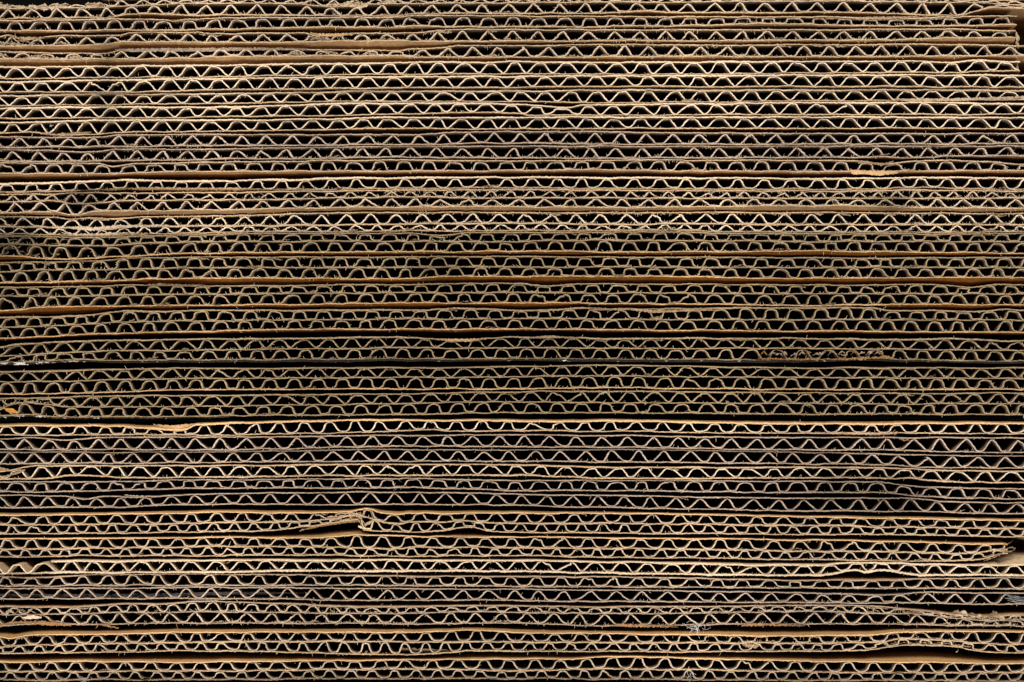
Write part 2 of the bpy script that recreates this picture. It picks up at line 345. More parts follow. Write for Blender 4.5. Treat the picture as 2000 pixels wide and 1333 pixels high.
B("single-wall sheet whose left end is torn and folded over pinched flutes", 4,
  ["L 0:700 100:690 250:655 400:642 1000:642 1900:642 C 0:630 1200:638 1500:650 1900:662 R 0:660 900:672 1200:692 1900:695", "L 0:765 400:765 700:732 1000:742 1250:760 1900:755 C 0:735 1200:735 1500:752 1900:762 R 0:760 900:768 1200:790 1900:802"],
  [("L 390 1830 C 50 1760 R 60 1860", 246, 1.3, 0.1)], fu=0.2, fl=0.3, pale=True, fuzz=0.6)
B("single-wall sheet with low grey arches, directly below the torn and folded left end", 4,
  ["L 800 797 782 C 0:765 800:782 1900:785 R 0:795 500:797 800:830 1000:848 1900:866", "L 893 880 862 C 855 878 884 R 0:900 600:905 1000:942 1900:962"],
  [("L 165 1820 C 30 1745 R 50 1850", 246, 1.6, 0.2)], fu=0.5, fl=0.1, face='grey', fuzz=0.5)
B("single-wall sheet with tall thin arches and dented grey top liner, above broad tan edge", 4,
  ["L 0:930 600:932 820:960 1000:938 1300:945 1500:940 1900:920 C 0:895 1000:915 1900:930 R 0:960 600:955 1000:965 1200:988 1900:998", "L 1045 1042 1018 C 1015 1025 1043 R 0:1078 1000:1085 1900:1103"],
  [("L 220 1880 C 100 1820 R 115 1910", 246, 1.0, 0.0)], fu=0.25, fl=0.15, face='grey', fuzz=0.4)
B("double-wall sheet with a broad tan edge and a gaping torn pocket left of centre", 4,
  ["L 1117 1108 1098 A 0:1092 1000:1096 1400:1088 1560:1062 1700:1096 1900:1112 C 1100 1098 1100 R 0:1138 1000:1155 1900:1170", "L 1215 1207 1200 A 0:1195 1000:1173 1250:1150 1450:1122 1600:1150 1750:1188 1900:1200 C 0:1187 300:1182 500:1172 750:1192 1000:1195 1900:1200 R 1220 1238 1248", "L 1300 1290 1282 A 0:1277 600:1266 1000:1230 1250:1190 1480:1158 1530:1262 1900:1277 C 0:1285 300:1270 550:1235 800:1278 1000:1282 1900:1292 R 1303 1310 1325"],
  [("L 150 1840 C 90 1840 R 160 1700", 246, 1.6, -0.1), ("L 110 1870 C 60 1870 R 160 1800", 198, 1.3, -0.1)], fu=0.15, fl=0.55, fuzz=0.6)
B("double-wall sheet ending in a curled fold just short of the right border", 5,
  ["L 65 60 52 A 0:48 900:60 1500:34 1900:36 C 42 45 54 R 0:78 1000:100 1700:115 1900:120", "L 165 155 142 A 140 140 158 C 145 150 157 R 0:182 1000:195 1400:205 1700:178 1900:165", "L 0:238 1000:225 1900:228 A 225 220 232 C 235 225 243 R 0:262 1000:280 1400:272 1600:255 1750:215 1900:200"],
  [("L 60 1950 C 235 1720 R 65 1600", 245, 1.6, -0.15), ("L 40 1800 C 20 1820 R 90 1530", 199, 1.3, -0.1)], fu=0.1, fl=0.5, fuzz=0.7, xend=1968)
B("single-wall sheet with bright thick flutes, top liner broken away at the far left", 5,
  ["L 490:282 1000:282 1900:275 C 270 272 290 R 0:318 300:295 800:305 1000:315 1900:316", "L 0:402 500:392 1000:388 1900:385 A 385 365 375 C 370 378 393 R 0:412 350:360 450:385 600:362 850:398 1000:410 1900:415"],
  [("L 200 1840 C 60 1795 R 100 1880", 245, 1.2, -0.1)], fu=0.2, fl=0.55, pale=True, fuzz=1, xr0=(98, 2150), topface='pale')
B("single-wall sheet with round valleys lying on the slate grey topped sheet", 5,
  ["L 0:425 250:435 500:430 950:410 1900:405 C 425 430 432 R 0:465 700:460 1000:445 1900:440", "L 520 515 512 C 515 523 528 R 540 543 548"],
  [("L 60 1770 C 0 1710 R 20 1790", 245, 1.6, -0.25)], fu=0.1, fl=0.4, fuzz=0.4)
B("zigzag-fluted sheet with slate grey top, silvery tape shreds at its right end", 5,
  ["L 540 537 532 C 545 548 556 R 0:588 500:602 800:600 1000:578 1900:588", "L 640 640 640 C 655 657 667 R 680 685 692"],
  [("L 110 1795 C 30 1745 R 40 1810", 246, 0.9, -0.05)], fu=0.35, fl=0.5, topface='slate', fuzz=0.7, tape=True)
B("battered double-wall sheet with collapsed shaggy small flutes and ripped orange left end", 5,
  ["L 0:715 500:725 800:715 1200:690 1500:695 1900:668 C 0:722 600:705 1000:712 1900:722 R 0:705 500:712 1000:755 1300:790 1600:815 1900:800", "L 0:800 800:785 1300:772 1900:770 C 0:785 500:765 1000:770 1900:785 R 0:765 600:785 1000:792 1300:812 1500:835 1700:850 1900:845", "L 0:905 300:880 500:870 800:890 1200:885 1900:878 C 880 876 905 R 0:883 1000:888 1300:900 1900:903"],
  [("L 520 1860 C 20 1780 R 0 1900", 195, 1.2, 0.0), ("L 170 1880 C 140 1890 R 210 1900", 245, 1.0, 0.0)], fu=0.2, fl=0.15, fuzz=2.4)
B("double-wall sheet with bright tan edge, small lower flutes squashed and ripped at the right", 5,
  ["L 0:1005 100:1022 300:988 1000:980 1900:965 C 0:962 350:955 650:938 900:955 1200:972 1900:978 R 0:998 450:990 750:962 1200:955 1900:965", "L 0:1110 250:1088 1000:1078 1900:1060 C 1055 1062 1065 R 0:1070 600:1060 800:1032 1200:1040 1600:1072 1900:1080", "L 1170 1157 1142 C 0:1180 400:1160 600:1140 1900:1150 R 0:1145 400:1142 700:1098 850:1085 1250:1092 1450:1130 1650:1158 1900:1165"],
  [("L 205 1890 C 150 1890 R 460 1740", 247, 1.6, -0.15), ("L 180 1940 C 150 1760 R 190 1850", 199, 1.3, -0.1)], fu=0.1, fl=0.45, fuzz=1.1)
B("lowest double-wall sheet, bright tan edge, along the bottom border", 5,
  ["L 1250 1246 1250 C 0:1228 1200:1220 1500:1225 1900:1202 R 1245 1252 1262", "L 1348 1343 1338 C 1323 1333 1320 R 1348 1358 1353", "L 1427 1427 1425 C 1412 1412 1417 R 1432 1434 1437"],
  [("L 247 1925 C 217 1708 R 27 1787", 247, 1.6, -0.15), ("L 99 1906 C 69 1886 R 355 1787", 203, 1.3, -0.1)], fu=0.1, fl=0.5, fuzz=0.7)

STY = ['tri,tri', 'arch', 'tri', 'tri', 'trap', 'trap', 'trap', 'trap', 'trap', 'tri', 'tri', 'arch', 'valley', 'tri,tri',
       'zig,zig', 'arch,round', 'arch,round', 'arch,round', 'arch,round', 'trap,round', 'trap,round', 'trap,round', 'valley', 'zig', 'zig',
       'trap', 'arch', 'zig', 'valley,valley', 'valley,valley', 'trap', 'valley', 'zig', 'round,zig', 'valley,valley', 'valley,valley']
def shape(style, u, r):
    # height of the fluting over one wave, crest at u = 0
    d = np.abs(u - np.round(u)); q = r.uniform(0.94, 1.06)
    def flank(w0, w1, sm):
        t = np.clip((w1 * q - d) / (w1 * q - w0 * q), 0, 1)
        return t * (1 - sm) + (t * t * (3 - 2 * t)) * sm
    if style == 'tri': f = flank(0.03, 0.36, 0.2)
    elif style == 'trap': f = flank(0.13, 0.45, 0.18)
    elif style == 'zig': f = flank(0.03, 0.40, 0.5)
    elif style == 'arch': f = (1 - np.clip(d / (0.34 * q), 0, 1) ** 2.3) ** 0.62
    elif style == 'round': f = (1 - np.clip(d / (0.38 * q), 0, 1) ** 2.0) ** 0.95
    else: f = 1 - (1 - np.clip((0.5 - d) / (0.37 * q), 0, 1) ** 2.2) ** 0.72
    return f

xs = np.arange(XA, XB + 1, 3.0)
for b in BO:
    b['Y'] = [curve(parse(s, b['band']), xs) for s in b['liners']]
NB = len(BO)
for i, b in enumerate(BO):
    for j, y in enumerate(b['Y']):
        y += vnoise(xs, 27, 1700 * i + j) * (0.6 if j else 0.35) + vnoise(xs, 60, 1000 * i + j) * 0.9 + vnoise(xs, 19, 500 + 1000 * i + j) * 0.55
    if i: # never let neighbours cross
        prev = BO[i - 1]['Y'][-1]
        b['Y'][0][:] = np.maximum(b['Y'][0], prev + 3.4)
    for j in range(1, len(b['Y'])):
        b['Y'][j][:] = np.maximum(b['Y'][j], b['Y'][j - 1] + 7)

THJ = {(30, 0): 2.8, (30, 1): 3.3, (12, 0): 3.0, (12, 1): 2.4, (22, 0): 2.8, (14, 1): 2.5, (25, 0): 2.3, (25, 1): 2.4, (28, 1): 2.4, (29, 1): 2.4, (34, 1): 2.4, (35, 1): 2.4, (18, 0): 2.5, (19, 0): 2.5}
groups = "corrugated cardboard sheets stacked flat, cut edges facing the camera"
def fscale(i):   # in/out offset of each sheet
    return float(np.random.default_rng(900 + i).normal(0, 0.0007))

for i, b in enumerate(BO):
    Y = b['Y']; nl = len(Y)
    ymid = float(np.mean(Y[0]))
    up = ymid < 640
    # gap above and below, shared out by how far each paper face bends back
    dn_f = b.get('fu', 0.4 if up else 0.15) * (1.0 if b.get('fu', 0) >= 0.7 else 0.6)
    bend_dn = 0.006 if b.get('fu', 0) >= 0.7 else 0.013
    bend_up = 0.013
    if i + 1 < NB: gap_dn = BO[i + 1]['Y'][0] - Y[-1]
    else: gap_dn = np.full(len(xs), 6.0)
    if i: gap_up = Y[0] - BO[i - 1]['Y'][-1]
    else: gap_up = np.full(len(xs), 6.0)
    up_f = b.get('fl', 0.05 if up else 0.3) * 0.6
    if i:
        up_f = min(up_f, 0.95 - BO[i - 1].get('fu', 0.4 if up else 0.15))
    TH = 1.95
    dn = np.maximum(0, (gap_dn - TH - 0.6)) * dn_f * np.clip((gap_dn - 6) / 6, 0.0, 1)
    upb = np.maximum(0, (gap_up - TH - 0.6)) * up_f * np.clip((gap_up - 6) / 6, 0.0, 1)
    if i == 30: upb = np.where(xs > 1950, np.clip((xs - 1950) / 40, 0, 1) * (gap_up - 3) * 0.9, upb)
    sc = fscale(i)
    root = bpy.data.objects.new("cardboard_sheet", None)
    scn.collection.objects.link(root)
    root.empty_display_size = 0.01
    wx, wy, wz = W(1000, float(Y[-1][len(xs) // 2]) + 1.5, 0, sc)
    root.location = (wx, wy, wz)
    root['label'] = b['label']; root['category'] = "cardboard sheet"; root['group'] = groups
    bpy.context.view_layer.update()
    off = np.array([wx, wy, wz])
    xend = b.get('xend', XB)
    cut = 'cutdull' if b.get('dull') else ('cutgrey' if i in (9, 10, 23, 24, 26, 27, 31, 32, 33) else 'cut')
    mc = 'medpale' if b.get('pale') or i in (4, 5, 6, 7, 8, 12) else ('meddull' if b.get('dull') else 'medcut')
    if i in (1, 9, 10, 11, 23, 24, 26, 27, 32): mc = 'medpink'
    face = b.get('face', 'kraft' if i in (0, 1, 2, 3, 11, 13) else 'kraftshade')
    # bends per liner
    bends = []
    for j in range(nl):
        if j == 0: bd = [-upb * prof(z, bend_up) for z in ZS]
        elif j == nl - 1: bd = [dn * prof(z, bend_dn) for z in ZS]
        else: bd = [np.zeros(len(xs)) for z in ZS]
        bends.append(bd)
    parts = []
    for j in range(nl):
        x0 = XA; x1 = xend
        if j == 0 and 'xr0' in b: x0 = b['xr0'][0]
        sel = (xs >= x0) & (xs <= x1)
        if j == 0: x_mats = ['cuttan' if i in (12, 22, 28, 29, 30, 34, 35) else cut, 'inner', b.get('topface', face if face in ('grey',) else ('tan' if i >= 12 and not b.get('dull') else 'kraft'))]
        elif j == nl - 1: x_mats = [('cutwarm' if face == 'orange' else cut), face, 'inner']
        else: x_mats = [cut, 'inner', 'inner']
        zj = (vnoise(xs, 40, 77 + i * 10 + j) * 0.25 + vnoise(xs, 6, 78 + i * 10 + j) * 0.18 + rng.normal(0, 0.25)) / 1000
        bd = [q[sel] for q in bends[j]]
        tj = THJ.get((i, j), 2.7 if (j == 0 and i in (4, 5, 6, 7, 8)) else TH)
        if i in (4, 5, 6, 7, 8, 12, 30) and j != 1: x_mats[0] = 'cutbright'
        if (i, j) == (30, 1): x_mats[0] = 'cutbright'
        n = sel.sum()
        o = sheet_mesh("liner", xs[sel], Y[j][sel], np.zeros(n), np.ones(n), bd, tj * (1 + 0.25 * vnoise(xs[sel], 45, 31 + i * 7 + j)), sc, zj[sel], x_mats, root, 40 + i * 10 + j)
        parts.append(o)
    for j, (fs, p, kk, bb) in enumerate(b['flutes']):
        x0 = XA; x1 = xend - 3
        if j == 0 and b.get('upper_torn'): x0 = -60
        cr = crests(fs, p, x0, x1, 300 + i * 3 + j)
        npp = 24
        style = STY[i].split(',')[j]
        smoother = {'tri': 1, 'trap': 1}.get(style, 2)
        r = np.random.default_rng(4000 + i * 7 + j)
        px = []; ht = []
        om = {'arch': 0.022, 'valley': 0.018, 'round': 0.02}.get(style, 0.0)
        if b.get('dull'): om *= 1.7
        for q in range(len(cr) - 1):
            a, c = cr[q], cr[q + 1]
            u = np.arange(npp) / npp
            f = shape(style, u, r)
            lean = r.normal(0, 0.05)
            uu = u + lean * np.sin(np.pi * u) ** 2 + om * np.sin(4 * np.pi * u)
            px.append(a + (c - a) * uu); ht.append(f * r.uniform(0.90, 1.0))
        px = np.concatenate(px); ht = np.concatenate(ht)
        for _ in range(smoother): ht[1:-1] = (ht[:-2] + 2 * ht[1:-1] + ht[2:]) / 4
        # where the sheet is squashed its waves buckle outwards
        hgt = np.interp(px, xs, Y[j + 1] - Y[j]); full = np.median(hgt)
        sq = np.clip(1 - hgt / full, 0, 0.6)
        px = px + np.repeat(1.0, len(px)) * sq * 9 * np.sin(4 * np.pi * (np.arange(len(px)) % npp) / npp)
        # a few waves are knocked over
        kn = np.repeat(r.random(len(cr) - 1) < 0.02 * b.get('fuzz', 0.5) + 0.004, npp)
        ht = np.where(kn, ht * 0.78, ht); px = px + np.where(kn, 5 * ht * r.choice([-1, 1]), 0)
        s2 = (px > x0) & (px < x1); px = px[s2]; ht = ht[s2]
        nflip = -1 if r.random() < 0.5 else 1
        rough = 0.5 + 0.25 * b.get('fuzz', 0.5)
        px = px + vnoise(np.arange(len(px)) * 1.0, 3.1, 60 + i * 9 + j) * rough * 0.8
        TF = 2.05
        yt = np.interp(px, xs, Y[j]) + TH / 2 + TF / 2 - 0.3; yb = np.interp(px, xs, Y[j + 1]) - TH / 2 - TF / 2 + 0.3
        if j == 0 and b.get('upper_torn'):
            yt = np.where(px < 205, yb - 5 - 2 * vnoise(px, 30, 5), yt)
        hn = vnoise(np.arange(len(px)) * 1.0, 2.3, 61 + i * 9 + j) * rough * 0.5
        cy = yb + (yt - yb) * ht + hn
        dx = np.gradient(px); dy = np.gradient(cy); ln = np.hypot(dx, dy) + 1e-6
        nx, ny = -dy / ln, dx / ln
        # torn flanks show more of the paper than the crests do
        wf = {'tri': 0.75, 'zig': 0.45, 'valley': 0.35, 'trap': 0.2, 'arch': 0.35, 'round': 0.35}[style]
        tw = 1 + wf * np.abs(ny * 0 + nx) ** 2 * np.clip(0.6 + 0.9 * vnoise(np.arange(len(px)) * 1.0, 9, 62 + i * 9 + j), 0, 1.5) * np.where(nx * nflip > 0, 1.0, 0.35)
        nx = nx * tw; ny = ny * tw
        bd = []
        for k in range(len(ZS)):
            bt = np.interp(px, xs, bends[j][k]); bo = np.interp(px, xs, bends[j + 1][k])
            bd.append(bt * ht + bo * (1 - ht))
        zj = (0.35 + vnoise(px, 25, 79 + i * 10 + j) * 0.3 + r.normal(0, 0.10, len(px)) + rng.normal(0, 0.2)) / 1000
        if i == 30: zj = zj - 0.006 * np.clip((112 - px) / 25, 0, 1)
        o = sheet_mesh("fluting", px, cy, nx, ny, bd, TF, sc, zj, [mc, 'pale' if i == 30 else 'med', 'pale' if i == 30 else 'med'], root, 90 + i * 10 + j, rag=0.5 * rough + 0.2)
        parts.append(o)
        b.setdefault('F', []).append((px, cy))
    # frayed fibres along the cut edges
    nf = int(1300 * b.get('fuzz', 0.3) ** 1.3)
    r = np.random.default_rng(5000 + i)
    FV = []; FQ = []
    def hair(x, y, ax, ay, ln, w, zd):
        n0 = len(FV)
        dz = r.uniform(-0.0006, 0.0001); cx = r.normal(0, 0.35) * ln; cyy = r.normal(0, 0.35) * ln
        qx, qy = -ay * w / 2, ax * w / 2
        for t, ww in ((0, 1), (0.5, 0.8), (1.0, 0.35)):
            xx = x + ax * ln * t + cx * t * t; yy = y + ay * ln * t + cyy * t * t
            for s in (-1, 1):
                FV.append(W(xx + s * qx * ww, yy + s * qy * ww, zd + dz * t, sc))
        FQ.append((n0, n0 + 1, n0 + 3, n0 + 2)); FQ.append((n0 + 2, n0 + 3, n0 + 5, n0 + 4))
    clump = 0.6 * vnoise(xs, 22, 333 + i) + 0.5 * vnoise(xs, 110, 444 + i)
    for q in range(nf):
        if r.random() < 0.8:
            j = r.integers(1, nl) if r.random() < 0.75 else 0
            x = r.uniform(XA + 10, min(xend, XB) - 5)
            if j == 0 and 'xr0' in b and x < b['xr0'][0]: continue
            if np.interp(x, xs, clump) < r.uniform(-0.5, 0.9): continue
            y = np.interp(x, xs, Y[j]); sgn = -1 if r.random() < 0.85 else 1
            if j == 0: sgn = -sgn
            ang = r.normal(0, 0.7); ax, ay = math.sin(ang), sgn * math.cos(ang)
            hair(x, y + sgn * 1.2, ax, ay, r.uniform(1.5, 5.0), r.uniform(0.4, 1.0), r.uniform(0, 0.0008))
        else:
            px, cy = b['F'][r.integers(0, len(b['F']))]
            e = r.integers(0, len(px)); ang = r.uniform(0, 2 * math.pi)
            hair(px[e], cy[e], math.cos(ang), math.sin(ang), r.uniform(1.5, 4.5), r.uniform(0.35, 0.7), r.uniform(0, 0.0008))
    if FQ:
        o = build("frayed_fibres", FV, FQ, ['fuzz'], None, root, smooth=False)
        o['kind'] = 'stuff'
        parts.append(o)
    for o in parts:      # children keep their world place while the empty sits at the sheet's base
        co = np.empty(len(o.data.vertices) * 3, dtype=np.float32)
        o.data.vertices.foreach_get("co", co)
        co = co.reshape(-1, 3) - off
        o.data.vertices.foreach_set("co", co.ravel().astype(np.float32))
        o.data.update()
    b['root'] = root; b['off'] = off

# ------------------------------------------------------------------ setting: what it rests on, what is behind
def box(name, x0, x1, y0, y1, z0, z1, mat):
    v = [(x, y, z) for x in (x0, x1) for y in (y0, y1) for z in (z0, z1)]
    q = [(0, 1, 3, 2), (4, 6, 7, 5), (0, 4, 5, 1), (2, 3, 7, 6), (0, 2, 6, 4), (1, 5, 7, 3)]
    o = build(name, v, q, [mat], None, None, smooth=False)
    o['kind'] = 'structure'
    return o
zb = (666.5 - (float(BO[-1]['Y'][-1].max()) + 2.2 )) * S
box("table", -0.6, 0.6, -0.006, 0.40, zb - 0.02, zb, 'black')
box("backdrop", -1.0, 1.0, 0.405, 0.41, -0.5, 0.7, 'black')

# ------------------------------------------------------------------ torn flaps, scraps, tape and lint
def ribbon(name, i, pts, mat, label=None, th=1.6, seed=0, rag=0.5, step=2.5, kind=None):
    # pts: (x, y, half width px, depth of top edge mm, depth of bottom edge mm); negative depth stands out of the stack
    b = BO[i]; P = np.array(pts, float)
    L = np.concatenate([[0], np.cumsum(np.hypot(np.diff(P[:, 0]), np.diff(P[:, 1])))])
    t = np.arange(0, L[-1] + step, step); t = np.minimum(t, L[-1])
    q = [np.interp(t, L, P[:, k]) for k in range(5)]
    rg = np.random.default_rng(seed); n = len(t); V = []
    ju = rg.normal(0, rag, n); jd = rg.normal(0, rag, n)
    for a in range(n):
        for fr in (-1, -0.33, 0.33, 1):
            z = (q[3][a] * (1 - fr) / 2 + q[4][a] * (1 + fr) / 2) / 1000
            e = ju[a] if fr < 0 else jd[a]
            for s in (0, 1):
                V.append(W(q[0][a], q[1][a] + q[2][a] * fr + e * abs(fr), z + s * th * S, 0))
    V = np.array(V) - b['off']; Q = []
    for a in range(n - 1):
        for f in range(3):
            o = a * 8 + f * 2; p = o + 8
            Q.append((o, o + 2, p + 2, p)); Q.append((o + 1, p + 1, p + 3, o + 3))
        o = a * 8; p = o + 8
        Q.append((o, p, p + 1, o + 1)); Q.append((o + 6, o + 7, p + 7, p + 6))
    for o in (0, (n - 1) * 8):
        for f in range(3): Q.append((o + 2 * f, o + 2 * f + 1, o + 2 * f + 3, o + 2 * f + 2))
    ob = build(name, V, Q, [mat], None, b['root'], smooth=False)
    if label: ob['label'] = label
    return ob
def tl(i, x, y, col='L'):      # strip reading -> sheet coordinates
    b = BO[i]['band']; return COL[col] + x / K, BAND[b] + y / K

# crushed bright fluting left standing on the torn top sheet
for k in range(34):
    rr = np.random.default_rng(900 + k)
    x = rr.uniform(-60, 190) if k < 22 else rr.uniform(640, 770)
    y = np.interp(x, xs, BO[0]['Y'][1]) - rr.uniform(1, 7)
    ribbon("paper_shred", 0, [(x - 12, y + rr.normal(1, 1.5), .6, 0, .4), (x - 4, y + rr.normal(0, 1.5), rr.uniform(.8, 2.2), -.5, .6), (x + 6, y + rr.normal(-1, 1.5), rr.uniform(.8, 2), -.5, .6), (x + 14, y + rr.normal(1, 1.5), .6, 0, .4)], 'fuzz' if k % 3 else 'medpale', seed=900 + k, rag=0.9)
for k, (x, y) in enumerate([(70, 16), (85, 18), (100, 17), (270 + 640 - 220, 12), (705, 14)]):
    ribbon("peeled_face", 0, [(x - 14, y - 4, .8, 0, .5), (x, y, 2.6, -.6, .6), (x + 14, y - 4, 1, 0, .5)], 'medpale', seed=950 + k, rag=0.8)
# glossy black film under the printed sheet, flecked white at the left
Yb = BO[19]['Y'][-1]
xx = np.arange(XA + 5, XB - 5, 12.0)
pts = [(x, np.interp(x, xs, Yb) + 3.0 + 0.7 * float(vnoise(x, 70, 5)), 1.7 + 0.8 * float(vnoise(x, 90, 6)), 0.0 + 0.4 * float(vnoise(x, 14, 8)), 0.9) for x in xx]
ribbon("printed_film", 19, pts, 'film', "glossy black film flecked white", th=0.8, seed=3, rag=0.35)
Yb = BO[21]['Y'][-1]
pts = [(x, np.interp(x, xs, Yb) + 2.6, 1.0 + 0.5 * float(vnoise(x, 50, 16)), 0.0 + 0.3 * float(vnoise(x, 14, 18)), 0.6) for x in np.arange(XA + 5, 460, 12.0)]
ribbon("printed_film", 21, pts, 'film', "torn black film edge", th=0.8, seed=4, rag=0.6)
ribbon("paper_scrap", 21, [(10, 801, 1, -.2, .2), (16, 801, 4, -.6, .3), (26, 803, 4.5, -.8, .2), (35, 806, 2, -.3, .2)], 'scrap', "small orange paper scrap", seed=5)
# pale peeled faces standing out of the cut
def peel(i, pts, mat='cut', seed=0, label=None, rag=0.5):
    ribbon("peeled_face", i, [(x, y, w * 1.15, -.7, .3) for x, y, w in pts], mat, label, seed=seed, rag=rag)
peel(6, [(1748, 194, .8), (1775, 196, 2.0), (1850, 195.5, 1.9), (1930, 193, 1.7), (2010, 190, 1.5)], 'cutbright', seed=201)
peel(6, [(1330, 198, .5), (1345, 196, 1.6), (1360, 198, .5)], seed=202)
peel(12, [(250, 369, .6), (300, 368, 1.6), (360, 370, 2.0), (460, 370, 2.0), (560, 372, .7)], seed=203)
peel(12, [(150, 374, .6), (220, 371, 1.8), (262, 368, .8)], 'cutdull', seed=204)
peel(14, [(124, 444, .7), (150, 446, 2.4), (185, 448, 2.2), (225, 443, 1.8), (330, 441, 1.2)], 'medpale', seed=205, rag=0.7)
peel(14, [(120, 455, .7), (150, 459, 1.6), (190, 459, 1.8), (240, 456, 1.2), (320, 458, .7)], 'medpale', seed=206, rag=0.8)
peel(22, [(1590, 846, 1.2), (1650, 847, 1.9), (1700, 848, 2.1), (1748, 847, 2.0), (1752, 847, 1.6)], 'cutbright', seed=207)
peel(11, [(1660, 333, .8), (1664, 337, 3.4), (1690, 337, 3.0), (1716, 339, 3.6), (1745, 337, 2.6), (1755, 338, .8)], 'cuttan', seed=208)
peel(11, [(1676, 318, .8), (1700, 319, 1.4), (1724, 322, 1.4), (1745, 316, .8)], 'cut', seed=209)
peel(1, [(328, 40, .6), (345, 41, 1.6), (368, 40, 1.6), (392, 38, .7)], 'cut', seed=210)
peel(1, [(1612, 36, .6), (1640, 36, 1.6), (1700, 37, 2.4), (1750, 36, 2.2), (1840, 36, 1.6), (1870, 33, .6)], 'cut', seed=211)
peel(2, [(606, 65, .8), (625, 69, 2.2), (650, 69, 2.2), (690, 67, 1.2)], 'cuttan', seed=212)
peel(2, [(20, 72, .8), (45, 76, 2.0), (75, 75, 1.6), (90, 73, .6)], 'cut', seed=213)
peel(3, [(225, 98, .8), (260, 98.5, 2.4), (340, 98, 2.6), (440, 97, 2.4), (560, 96, 1.2), (600, 96, .6)], 'cutgrey', seed=214)
peel(18, [(1150, 606, .6), (1230, 604, 1.6), (1275, 609, 2.0), (1340, 607, 1.4), (1400, 606, .6)], 'cut', seed=215)
peel(17, [(280, 557, .6), (310, 556, 1.6), (360, 558, 1.4), (400, 557, .5)], 'cutdull', seed=216)
peel(19, [(840, 662, .6), (880, 665, 2.2), (915, 665, 2.2), (950, 662, .7)], 'cuttan', seed=217)
peel(19, [(1030, 661, .6), (1070, 658, 1.8), (1130, 661, .9)], 'cut', seed=218)
peel(22, [(300, 830, 1.0), (335, 835, 3.0), (350, 834, 3.4), (375, 830, 1.8), (400, 827, .8)], 'cuttan', seed=219, label="dented tan edge")
peel(19, [(1480, 700, .4), (1510, 701, .8), (1560, 703, 1.2), (1620, 702, 1.0), (1690, 701, 1.6), (1730, 698, 2.0), (1738, 698, .7)], 'orangetorn', seed=221, label="ragged orange brown torn liner edge", rag=0.9)
for k in range(16):
    rr = np.random.default_rng(1200 + k); x = 1490 + k * 15 + rr.normal(0, 3)
    peel(19, [(x - 7, 694 + rr.normal(0, 1), .5), (x, 688 + rr.normal(0, 2), 1.3), (x + 6, 692 + rr.normal(0, 2), .5)], 'orangetorn' if k % 6 == 0 else 'medcut', seed=1200 + k, rag=1.0)
peel(33, [(1196, 1223, .6), (1215, 1222, 2.4), (1260, 1223, 2.2), (1290, 1224, 1.2), (1325, 1225, .5)], 'scrapdull', seed=222, rag=0.8)
peel(33, [(1448, 1222, .6), (1465, 1221, 2.6), (1500, 1221, 2.0), (1560, 1222, 1.2), (1572, 1223, .5)], 'scrapdull', seed=223, rag=0.8)
peel(34, [(1450, 1259, .8), (1460, 1262, 3.2), (1478, 1262, 3.6), (1488, 1256, 1.2)], 'cut', seed=224, rag=1.0)
for k in range(16):      # crumpled flaps on the second to fourth sheets, left and far right
    rr = np.random.default_rng(1000 + k)
    i = [2, 3, 3, 2][k % 4]; x = rr.uniform(-20, 250) if k < 9 else rr.uniform(560, 760)
    y = np.interp(x, xs, BO[i]['Y'][1]) - rr.uniform(3, 7)
    peel(i, [(x - 11, y + 2, .6), (x - 2, y - 1, 1.3), (x + 9, y + rr.normal(1, 1), 1.2), (x + 14, y + 3, .6)], 'medcut', seed=1000 + k, rag=0.8)
# loops of fluting buckled out at the left end
for k, (cx, cyy, rx, ry) in enumerate([(28, 477, 13, 9), (6, 489, 11, 9), (66, 490, 13, 10), (108, 488, 13, 10), (126, 475, 9, 8), (42, 497, 8, 6)]):
    P = [(cx + rx * math.cos(a), cyy + ry * math.sin(a), .9, -.5, .8) for a in np.linspace(0.3 * k, 0.3 * k + 5.6, 16)]
    ribbon("curled_fluting", 15, P, 'meddull', seed=1100 + k, th=1.2, rag=0.4)
# ragged bits torn out of the fluting and liners here and there
WR = {0: 14, 1: 4, 2: 10, 3: 12, 9: 5, 10: 5, 11: 4, 12: 5, 13: 18, 14: 22, 15: 14, 16: 12, 17: 12, 18: 10, 19: 10, 20: 5, 21: 10, 23: 3, 25: 4, 27: 3, 28: 8, 29: 8, 30: 6, 33: 40, 34: 14, 35: 6}
for i, cnt in WR.items():
    rr = np.random.default_rng(1300 + i)
    for k in range(cnt):
        j = rr.integers(0, len(BO[i]['Y'])); x = rr.uniform(-60, 1960) if i != 33 or k % 2 else rr.uniform(1700, 2050)
        sg = 1 if j == 0 else -1
        y = np.interp(x, xs, BO[i]['Y'][j]) + sg * rr.uniform(1.0, 3.0)
        w = rr.uniform(.6, 1.5); l = rr.uniform(6, 15)
        dull = BO[i].get('dull')
        ribbon("paper_shred", i, [(x - l, y - sg * 1.0, .5, -.1, .3), (x - l * .3, y + sg * rr.uniform(-.5, 1.5), w, -.5, .5), (x + l * .4, y + sg * rr.uniform(0, 2.5), w * .9, -.6, .3), (x + l, y + sg * rr.uniform(-1, 4), .4, -.5, 0)],
               'meddull' if dull else ('medcut' if k % 2 else 'cut'), seed=1400 + 50 * i + k, rag=0.7, step=2.0, th=1.2)
# right-hand ends of the upper sheets
for k, (y0, y1) in enumerate([(64, 78), (80, 92), (122, 142)]):
    ribbon("torn_end", 2 if k < 2 else 4, [(1985 + k, y0, 2, 0, 2), (1988, (y0 + y1) / 2, 5, .4, 2), (1992, y1, 2, .3, 2)], 'fuzz', seed=230 + k, rag=1.2)

